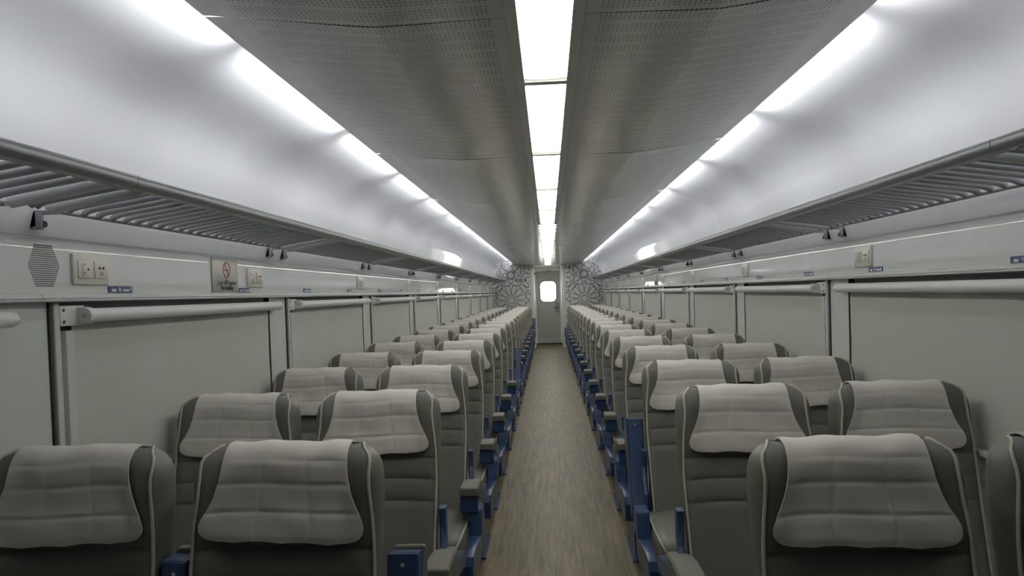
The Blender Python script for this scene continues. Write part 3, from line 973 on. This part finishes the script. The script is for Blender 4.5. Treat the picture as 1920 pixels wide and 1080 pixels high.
def socket(s, y, where):
    o = empty('wall_socket', (0, y, 1.585))
    tag(o, 'ivory double socket plate with charging ports, %s' % where, 'socket', 'sockets along the fascia panels')
    # near unit first when read from the camera on the left wall; mirrored on the right wall
    d = 1 if s < 0 else -1
    plate = MB()
    yz_box(plate, s, -0.093, 0.093, -0.047, 0.047, -0.002, 0.010, 0.004)
    pl = plate.obj('back_plate', M['socket'], o, smooth=True, sharp=30)
    for i, yc in enumerate((-0.040 * d, 0.045 * d)):
        mod = MB()
        yz_box(mod, s, yc - 0.034, yc + 0.034, -0.028, 0.026, 0.009, 0.014, 0.002)
        if i == 0:
            yz_box(mod, s, yc - 0.016, yc + 0.018, -0.022, 0.020, 0.013, 0.017, 0.0015)
        mo = mod.obj('socket_outlet' if i == 0 else 'charging_outlet', M['socket'], o, smooth=True, sharp=30)
        pin = MB()
        if i == 0:
            yz_box(pin, s, yc - 0.008 * d - 0.0018, yc - 0.008 * d + 0.0018, 0.009, 0.016, 0.0165, 0.0176)
            yz_box(pin, s, yc - 0.008 * d - 0.0018, yc - 0.008 * d + 0.0018, -0.016, -0.009, 0.0165, 0.0176)
            yz_box(pin, s, yc + 0.010 * d - 0.004, yc + 0.010 * d + 0.004, -0.004, 0.002, 0.0165, 0.0176)
            pin.obj('pin_hole', M['black'], mo)
        else:
            for q in (-0.010, 0.010):
                yz_box(pin, s, yc + q - 0.005, yc + q + 0.005, 0.001, 0.009, 0.0135, 0.0148)
            pin.obj('charging_port', M['black'], mo)
            ln = MB()
            yz_box(ln, s, yc - 0.007, yc + 0.007, -0.010, -0.008, 0.0135, 0.0145)
            yz_box(ln, s, yc - 0.012, yc + 0.012, -0.015, -0.013, 0.0135, 0.0145)
            ln.obj('printed_line', M['print'], mo)

def seat_label(s, y, aisle_no, window_no, k):
    o = MB()
    yz_box(o, s, -0.0725, 0.0725, -0.0105, 0.0105, -0.001, 0.003, 0.001)
    o = o.obj('seat_number_sign', M['navy'], None, loc=(0, y, 1.5235))
    tag(o, 'blue sign reading AISLE %d WINDOW %d, %s from the camera on the %s fascia' % (aisle_no, window_no, ORD[k], SIDE[s]), 'sign', 'seat number signs')
    d = 1 if s < 0 else -1
    for body, size, yc, zc, sq in (('AISLE', 0.0125, -0.041, -0.003, 0.92), (str(aisle_no), 0.0205, -0.006, 0.0, 0.85), ('WINDOW', 0.0110, 0.032, -0.003, 0.82), (str(window_no), 0.0205, 0.0615, 0.0, 0.75)):
        link('lettering', text_mesh('lettering', body, size, M['white'], sq, 0.0004), o, (s * (XF - 0.0034), yc * d, zc), wall_rot(s))

for i, (y, w) in enumerate([(2.315, 'between the speaker holes and AISLE 10'), (3.66, 'above and behind the AISLE 14 sign'), (5.76, 'just past AISLE 22, under the third rack gap')]):
    socket(-1, y, w)
for k in range(3, 9):
    socket(-1, 5.76 + 2.02 * (k - 2), '%s on the %s fascia' % (ORD[k], 'left'))
for i, (y, w) in enumerate([(3.63, 'above the AISLE 15 sign'), (5.75, 'just past the AISLE 23 sign'), (7.79, 'beyond the AISLE 27 sign')]):
    socket(1, y, w)
for k in range(3, 8):
    socket(1, 7.79 + 2.02 * (k - 2), '%s on the %s fascia' % (ORD[k], 'right'))
for k in range(0, 18):
    yl = [2.485, 3.53][k] if k < 2 else 4.48 + 0.985 * (k - 2)
    yr = [2.437, 3.507, 4.386, 5.382][k] if k < 4 else 6.40 + 0.985 * (k - 4)
    if yl < Y1 - 0.4: seat_label(-1, yl, 10 + 4 * k, 9 + 4 * k, k)
    if yr < Y1 - 0.4: seat_label(1, yr, 11 + 4 * k, 12 + 4 * k, k)

# speaker holes in the left fascia: hexagonal field of drilled holes
sp = empty('speaker_grille', (-XF + 0.0006, 2.101, 1.590))
tag(sp, 'hexagonal field of small speaker holes beside the first socket', 'speaker')
mb = MB()
for i in range(20):
    z = 0.0575 - 0.115 * i / 19
    half = 0.036 + 0.031 * (1 - abs(i - 9.5) / 9.5)
    n = int(round(2 * half / 0.0072)) + 1
    for j in range(n):
        y = -half + 2 * half * j / (n - 1)
        mb.add([(0.0004, y + 0.0024 * math.cos(a), z + 0.0021 * math.sin(a)) for a in [2 * math.pi * q / 6 for q in range(6)]] +
               [(-0.003, y + 0.0024 * math.cos(a), z + 0.0021 * math.sin(a)) for a in [2 * math.pi * q / 6 for q in range(6)]],
               [(0, 1, 2, 3, 4, 5)] + [(q, (q + 1) % 6, (q + 1) % 6 + 6, q + 6) for q in range(6)])
tag(mb.obj('grille_holes', M['holes'], sp), kind='stuff')

def no_smoking(s, y, lab, w=0.27):
    o = empty('no_smoking_sign', (s * (XF - 0.001), y, 1.5875))
    tag(o, lab, 'sign')
    d = 1 if s < 0 else -1
    MB().box(*sorted((0.0, -s * 0.005)), -w / 2, w / 2, -0.0765, 0.0765, 0.0015).obj('sign_plate', M['steel'], o, smooth=True, sharp=30)
    ring = MB()
    n = 32
    R, r = 0.0355, 0.0305
    x0, x1 = -s * 0.0055, -s * 0.0063
    yc, zc = 0.010 * d, 0.0250
    for q in range(n):
        a0, a1 = 2 * math.pi * q / n, 2 * math.pi * (q + 1) / n
        P = [(rr * math.cos(a) * 1.05, rr * math.sin(a)) for rr, a in ((R, a0), (R, a1), (r, a1), (r, a0))]
        ring.loft([[(x, yc + py, zc + pz) for py, pz in P] for x in (x0, x1)])
    sl = [(-0.020 * d, 0.0265), (-0.0155 * d, 0.0285), (0.021 * d, -0.0255), (0.0165 * d, -0.0275)]
    ring.loft([[(x, yc + py, zc + pz) for py, pz in sl] for x in (x0, -s * 0.0068)])
    ring.obj('prohibition_ring', M['red'], o)
    cig = MB()
    for a, b in ((-0.026, 0.010), (0.013, 0.017), (0.020, 0.024)):
        cig.box(*sorted((x0, x1)), yc + min(a * d, b * d), yc + max(a * d, b * d), zc - 0.004, zc + 0.001)
    cig.obj('cigarette_symbol', M['red'], o)
    # Arabic and English wording
    ar = '\ufee3\ufee4\ufee8\ufeee\ufec9 \ufe8d\ufedf\ufe98\ufeaa\ufea7\ufef4\ufee6'[::-1]
    t = text_mesh('arabic_lettering', ar, 0.030, M['black'], 1.15, 0.0002)
    link('arabic_lettering', t, o, (-s * 0.0056, 0.010 * d, -0.0335), wall_rot(s))
    t = text_mesh('lettering', 'No Smoking', 0.028, M['black'], 0.92, 0.0005)
    link('lettering', t, o, (-s * 0.0056, 0.010 * d, -0.0570), wall_rot(s))
no_smoking(-1, 3.32, 'steel No Smoking plaque with red ring beside the AISLE 14 sign')
no_smoking(-1, 12.35, 'small distant metal plaque on the left fascia near the end wall')
no_smoking(1, 10.45, 'dark metal plaque far along the right fascia')

# ------------------------------------------------------------------ end wall with printed lattice, number and door
YE = Y1
OP0, OP1 = -0.375, 0.335            # door passage
YD = 21.6
ew = empty('wall_end')
tag(ew, kind='structure')
MB().box(-1.52, OP0 - 0.02, YE, YE + 0.05, 0, 2.36).obj('end_panel', M['endwall'], ew)
MB().box(OP1 + 0.02, 1.52, YE, YE + 0.05, 0, 2.36).obj('end_panel', M['endwall'], ew)
MB().box(OP0 - 0.03, OP1 + 0.03, YE, YE + 0.05, ZC + 0.012, 2.36).obj('header_panel', M['doorframe'], ew)
for a, b in ((OP0 - 0.075, OP0), (OP1, OP1 + 0.075)):
    MB().box(a, b, YE - 0.015, YE + 0.055, 0, ZC - 0.004, 0.006).obj('jamb_trim', M['endwall'], ew)
# vestibule beyond
MB().box(OP0 - 0.03, OP0 - 0.005, YE + 0.05, YD + 0.1, 0, 2.24).obj('passage_wall', M['doorframe'], ew)
MB().box(OP1 + 0.005, OP1 + 0.03, YE + 0.05, YD + 0.1, 0, 2.24).obj('passage_wall', M['doorframe'], ew)
MB().box(OP0 - 0.03, OP1 + 0.03, YE + 0.05, YD + 0.1, ZC + 0.012, ZC + 0.05).obj('passage_ceiling', M['doorframe'], ew)
# back of the coach, behind the camera
MB().box(-1.52, 1.52, Y0 - 0.05, Y0, 0, 2.36).obj('rear_panel', M['wall'], ew)

# door wall round the leaf
dr = empty('door_1', (0, YD, 0))
tag(dr, kind='structure')
DX0, DX1, DZ = -0.355, 0.315, 2.055
MB().box(OP0 - 0.02, DX0, 0.0, 0.06, 0, ZC + 0.02).obj('door_frame', M['doorframe'], dr)
MB().box(DX1, OP1 + 0.02, 0.0, 0.06, 0, ZC + 0.02).obj('door_frame', M['doorframe'], dr)
MB().box(DX0, DX1, 0.0, 0.06, DZ, ZC + 0.02).obj('door_header', M['doorframe'], dr)
# leaf with a rounded window opening
def rounded_rect(x0, x1, z0, z1, r, n=6):
    pts = []
    for cx, cz, a0 in ((x1 - r, z1 - r, 0), (x0 + r, z1 - r, 90), (x0 + r, z0 + r, 180), (x1 - r, z0 + r, 270)):
        for i in range(n + 1):
            a = math.radians(a0 + 90 * i / n)
            pts.append((cx + r * math.cos(a), cz + r * math.sin(a)))
    return pts
WX0, WX1, WZ0, WZ1 = -0.235, 0.205, 1.195, 1.765
def frame_mesh(outer, inner, y0, y1):
    mb = MB()
    n = len(outer)
    V = [(x, y0, z) for x, z in outer] + [(x, y0, z) for x, z in inner] + [(x, y1, z) for x, z in outer] + [(x, y1, z) for x, z in inner]
    F = []
    for i in range(n):
        j = (i + 1) % n
        F += [(i, j, n + j, n + i), (2 * n + i, 3 * n + i, 3 * n + j, 2 * n + j), (n + i, n + j, 3 * n + j, 3 * n + i), (i, 2 * n + i, 2 * n + j, j)]
    return mb.add(V, F)
inner = rounded_rect(WX0, WX1, WZ0, WZ1, 0.125)
def to_rect(pts, x0, x1, z0, z1, n=6):
    # rounded outline pushed out to a true rectangle, corner points included
    out = []
    for q, (cx, cz) in enumerate(((x1, z1), (x0, z1), (x0, z0), (x1, z0))):
        for i in range(n + 1):
            px, pz = pts[q * (n + 1) + i]
            first = i < n / 2
            if i == n // 2: out.append((cx, cz))
            elif first == (q % 2 == 0): out.append((cx, pz))
            else: out.append((px, cz))
    return out
# leaf as four boards round the window plus a filler ring
leaf = MB()
leaf.box(DX0 + 0.004, WX0 - 0.02, 0.012, 0.05, 0.03, DZ - 0.004)
leaf.box(WX1 + 0.02, DX1 - 0.004, 0.012, 0.05, 0.03, DZ - 0.004)
leaf.box(WX0 - 0.02, WX1 + 0.02, 0.012, 0.05, 0.03, WZ0 - 0.02)
leaf.box(WX0 - 0.02, WX1 + 0.02, 0.012, 0.05, WZ1 + 0.02, DZ - 0.004)
outer = to_rect(inner, WX0 - 0.02, WX1 + 0.02, WZ0 - 0.02, WZ1 + 0.02)
fm = frame_mesh(outer, inner, 0.012, 0.05)
leaf.add(fm.v, fm.f)
lf = leaf.obj('door_leaf', M['doorpaint'], dr)
seal_o = rounded_rect(WX0 - 0.022, WX1 + 0.022, WZ0 - 0.022, WZ1 + 0.022, 0.147)
seal = frame_mesh(seal_o, inner, 0.004, 0.052).obj('window_seal', M['rubber'], lf)
pv = [(x, 0.03, z) for x, z in inner]
MB().loft([[(x, 0.028, z) for x, z in inner], [(x, 0.034, z) for x, z in inner]]).obj('window_pane', M['glass'], lf)
MB().box(0.165, 0.290, 0.002, 0.014, 0.885, 1.170, 0.003).obj('lock_plate', M['alu'], lf)
MB().box(0.120, 0.255, -0.028, -0.014, 1.015, 1.033, 0.004).box(0.235, 0.253, -0.02, 0.006, 1.012, 1.036).obj('door_handle', M['darkmetal'], lf)
MB().box(-0.19, 0.03, -0.03, 0.014, 1.995, 2.045, 0.004).obj('door_closer', M['alu'], lf)
MB().box(-0.06, 0.10, -0.04, -0.028, 2.050, 2.062).obj('closer_arm', M['darkmetal'], lf)
MB().box(-0.125, 0.055, 0.006, 0.014, 1.850, 1.910, 0.002).obj('door_plaque', M['brass'], lf)
MB().box(DX0 + 0.01, DX1 - 0.01, 0.004, 0.014, 0.035, 0.17, 0.003).obj('kick_plate', M['rail'], lf)
MB().box(OP0, OP1, -0.03, 0.05, 0.0, 0.032, 0.004).obj('threshold', M['darkmetal'], dr)
# panels outside the doorway, overlapping the leaf to cover its daylight gaps
MB().box(-0.9, DX0 + 0.02, 0.056, 0.12, 0, 2.4).obj('outer_panel', M['doorframe'], dr)
MB().box(DX1 - 0.02, 0.9, 0.056, 0.12, 0, 2.4).obj('outer_panel', M['doorframe'], dr)
MB().box(-0.9, 0.9, 0.056, 0.12, DZ - 0.02, 2.44).obj('outer_panel', M['doorframe'], dr)

# printed lattice -------------------------------------------------
U = 20.2 / 1440.0 / 21.6           # metres per zoomed image pixel at the end wall; lattice points traced in pixels
def mirror_x(polys): return polys + [[(-x, y) for x, y in p] for p in polys]
upper = mirror_x([
    [(-95, -95), (-95, -280), (0, -372), (75, -420), (110, -410), (130, -470)],
    [(-80, -92), (-260, -92), (-318, 0), (-255, 98), (-80, 98)],
    [(-415, -390), (-415, -110), (-318, 0), (-400, 150)],
    [(-570, -390), (-95, -162)], [(-375, -410), (-150, -85)],
    [(-420, -392), (-230, -392), (-165, -470)],
    [(-80, 140), (-510, 410), (-690, 520)], [(-150, 110), (-375, 540)],
    [(-400, 60), (-400, 410), (-320, 425), (-110, 410), (0, 325)],
    [(-95, 98), (-95, 220), (-78, 280), (0, 325), (60, 365)],
    [(-570, -390), (-530, -300), (-580, -220), (-550, -140), (-770, 0)],
    [(-560, -250), (-490, -240), (-415, -115)],
    [(-770, -60), (-530, -60), (-520, -10), (-470, 20), (-410, -30), (-415, -120)],
    [(-770, 60), (-550, 180), (-565, 240), (-510, 300), (-500, 340), (-530, 440), (-650, 520), (-730, 510), (-710, 410), (-670, 380), (-770, 250)],
    [(-770, 120), (-530, 105), (-510, 50), (-470, 20), (-410, 50), (-400, 150), (-420, 230), (-470, 290), (-530, 290), (-640, 340), (-720, 290)],
    [(-750, -370), (-710, -320), (-760, -210), (-700, -260), (-560, -290)],
    [(-60, -135), (0, -185)], [(-60, 135), (0, 185)], [(-135, -60), (-185, 0), (-135, 60)],
])
star = []
for i in range(33):
    a = 2 * math.pi * i / 32
    r = 152 if i % 2 == 0 else 120
    star.append((r * math.cos(a), r * math.sin(a)))
upper.append(star)
lower = []
def pol(r, deg): return (r * math.cos(math.radians(deg)), -r * math.sin(math.radians(deg)))
for i in range(12):
    c = 15 + 30 * i
    lower.append([pol(605, c - 8.6), pol(605, c + 8.6)])
    lower.append([pol(605, c - 8.6), pol(350, c - 15), pol(195, c - 30)])
    lower.append([pol(605, c + 8.6), pol(350, c + 15), pol(195, c + 30)])
lower.append([pol(150 if i % 2 == 0 else 118, 15 * i / 1.0) for i in range(25)])
lower += mirror_x([
    [(-430, -450), (-500, -350), (-790, -200)], [(-375, -570), (-430, -450)],
    [(-780, -380), (-610, -370), (-610, -120), (-770, 130)], [(-765, -70), (-585, 160)],
    [(-510, -590), (-690, -330), (-780, -200)],
])
def lattice(xc, zc_up, zc_low, xmin, xmax, holes):
    mb = MB()
    wdt = 0.0058
    polys = [[(xc + x * U, zc_up - y * U) for x, y in p] for p in upper] + [[(xc + x * U, zc_low - y * U) for x, y in p] for p in lower]
    polys += [[(x, z - 2 * (zc_low - 0) + 2 * zc_low - 1.30) for x, z in p] for p in polys[:len(upper)]]   # the repeat hidden behind the seats
    for p in polys:
        for a, b in zip(p, p[1:]):
            L = math.hypot(b[0] - a[0], b[1] - a[1])
            n = max(1, int(L / 0.03))
            run = None
            def emit(q0, q1):
                dx, dz = q1[0] - q0[0], q1[1] - q0[1]
                l = math.hypot(dx, dz)
                if l < 1e-5: return
                ex, ez = dx / l * wdt * 0.7, dz / l * wdt * 0.7
                nx, nz = -dz / l * wdt, dx / l * wdt
                P = [(q0[0] - ex + nx, q0[1] - ez + nz), (q1[0] + ex + nx, q1[1] + ez + nz), (q1[0] + ex - nx, q1[1] + ez - nz), (q0[0] - ex - nx, q0[1] - ez - nz)]
                mb.add([(x, YE - 0.003, z) for x, z in P], [(0, 1, 2, 3)])
            pts = [(a[0] + (b[0] - a[0]) * t / n, a[1] + (b[1] - a[1]) * t / n) for t in range(n + 1)]
            start = None
            for q0, q1 in zip(pts, pts[1:]):
                mx, mz = (q0[0] + q1[0]) / 2, (q0[1] + q1[1]) / 2
                ok = xmin < min(q0[0], q1[0]) and max(q0[0], q1[0]) < xmax and mz > 0.05 and mz < 2.3
                for hx0, hx1, hz0, hz1 in holes:
                    if hx0 < mx < hx1 and hz0 < mz < hz1: ok = False
                if ok and start is None: start = q0
                if not ok and start is not None:
                    emit(start, q0); start = None
            if start is not None: emit(start, pts[-1])
    return mb
lattice(-0.985, 1.932, 1.272, -1.445, -0.462, [(-0.915, -0.53, 1.735, 1.852)]).obj('printed_lattice', M['print'], ew)
lattice(0.930, 1.912, 1.268, 0.43, 1.43, []).obj('printed_lattice', M['print'], ew)
link('coach_number', text_mesh('coach_number', '9102 B', 0.108, M['black'], 1.0, 0.0035), ew, (-0.722, YE - 0.005, 1.793), (math.pi / 2, 0, 0))
# small hooks on the end panels
for hx, hz in ((-0.885, 2.02), (0.535, 2.09)):
    h = MB().box(hx - 0.014, hx + 0.014, YE - 0.012, YE, hz - 0.03, hz + 0.03, 0.003)
    h.tube([(hx, YE - 0.008, hz - 0.015), (hx, YE - 0.05, hz - 0.02), (hx, YE - 0.055, hz + 0.01)], 0.006, 6)
    h = h.obj('coat_hook', M['rubber'])
    tag(h, 'small dark coat hook high on the patterned end panel %s' % ('above the number 9102 B' if hx < 0 else 'without a number'), 'hook')
h = MB().box(-0.372, -0.345, YE + 0.18, YE + 0.30, 1.93, 1.99, 0.006).obj('door_sensor', M['rubber'])
tag(h, 'small dark sensor on the passage wall beside the end door', 'sensor')
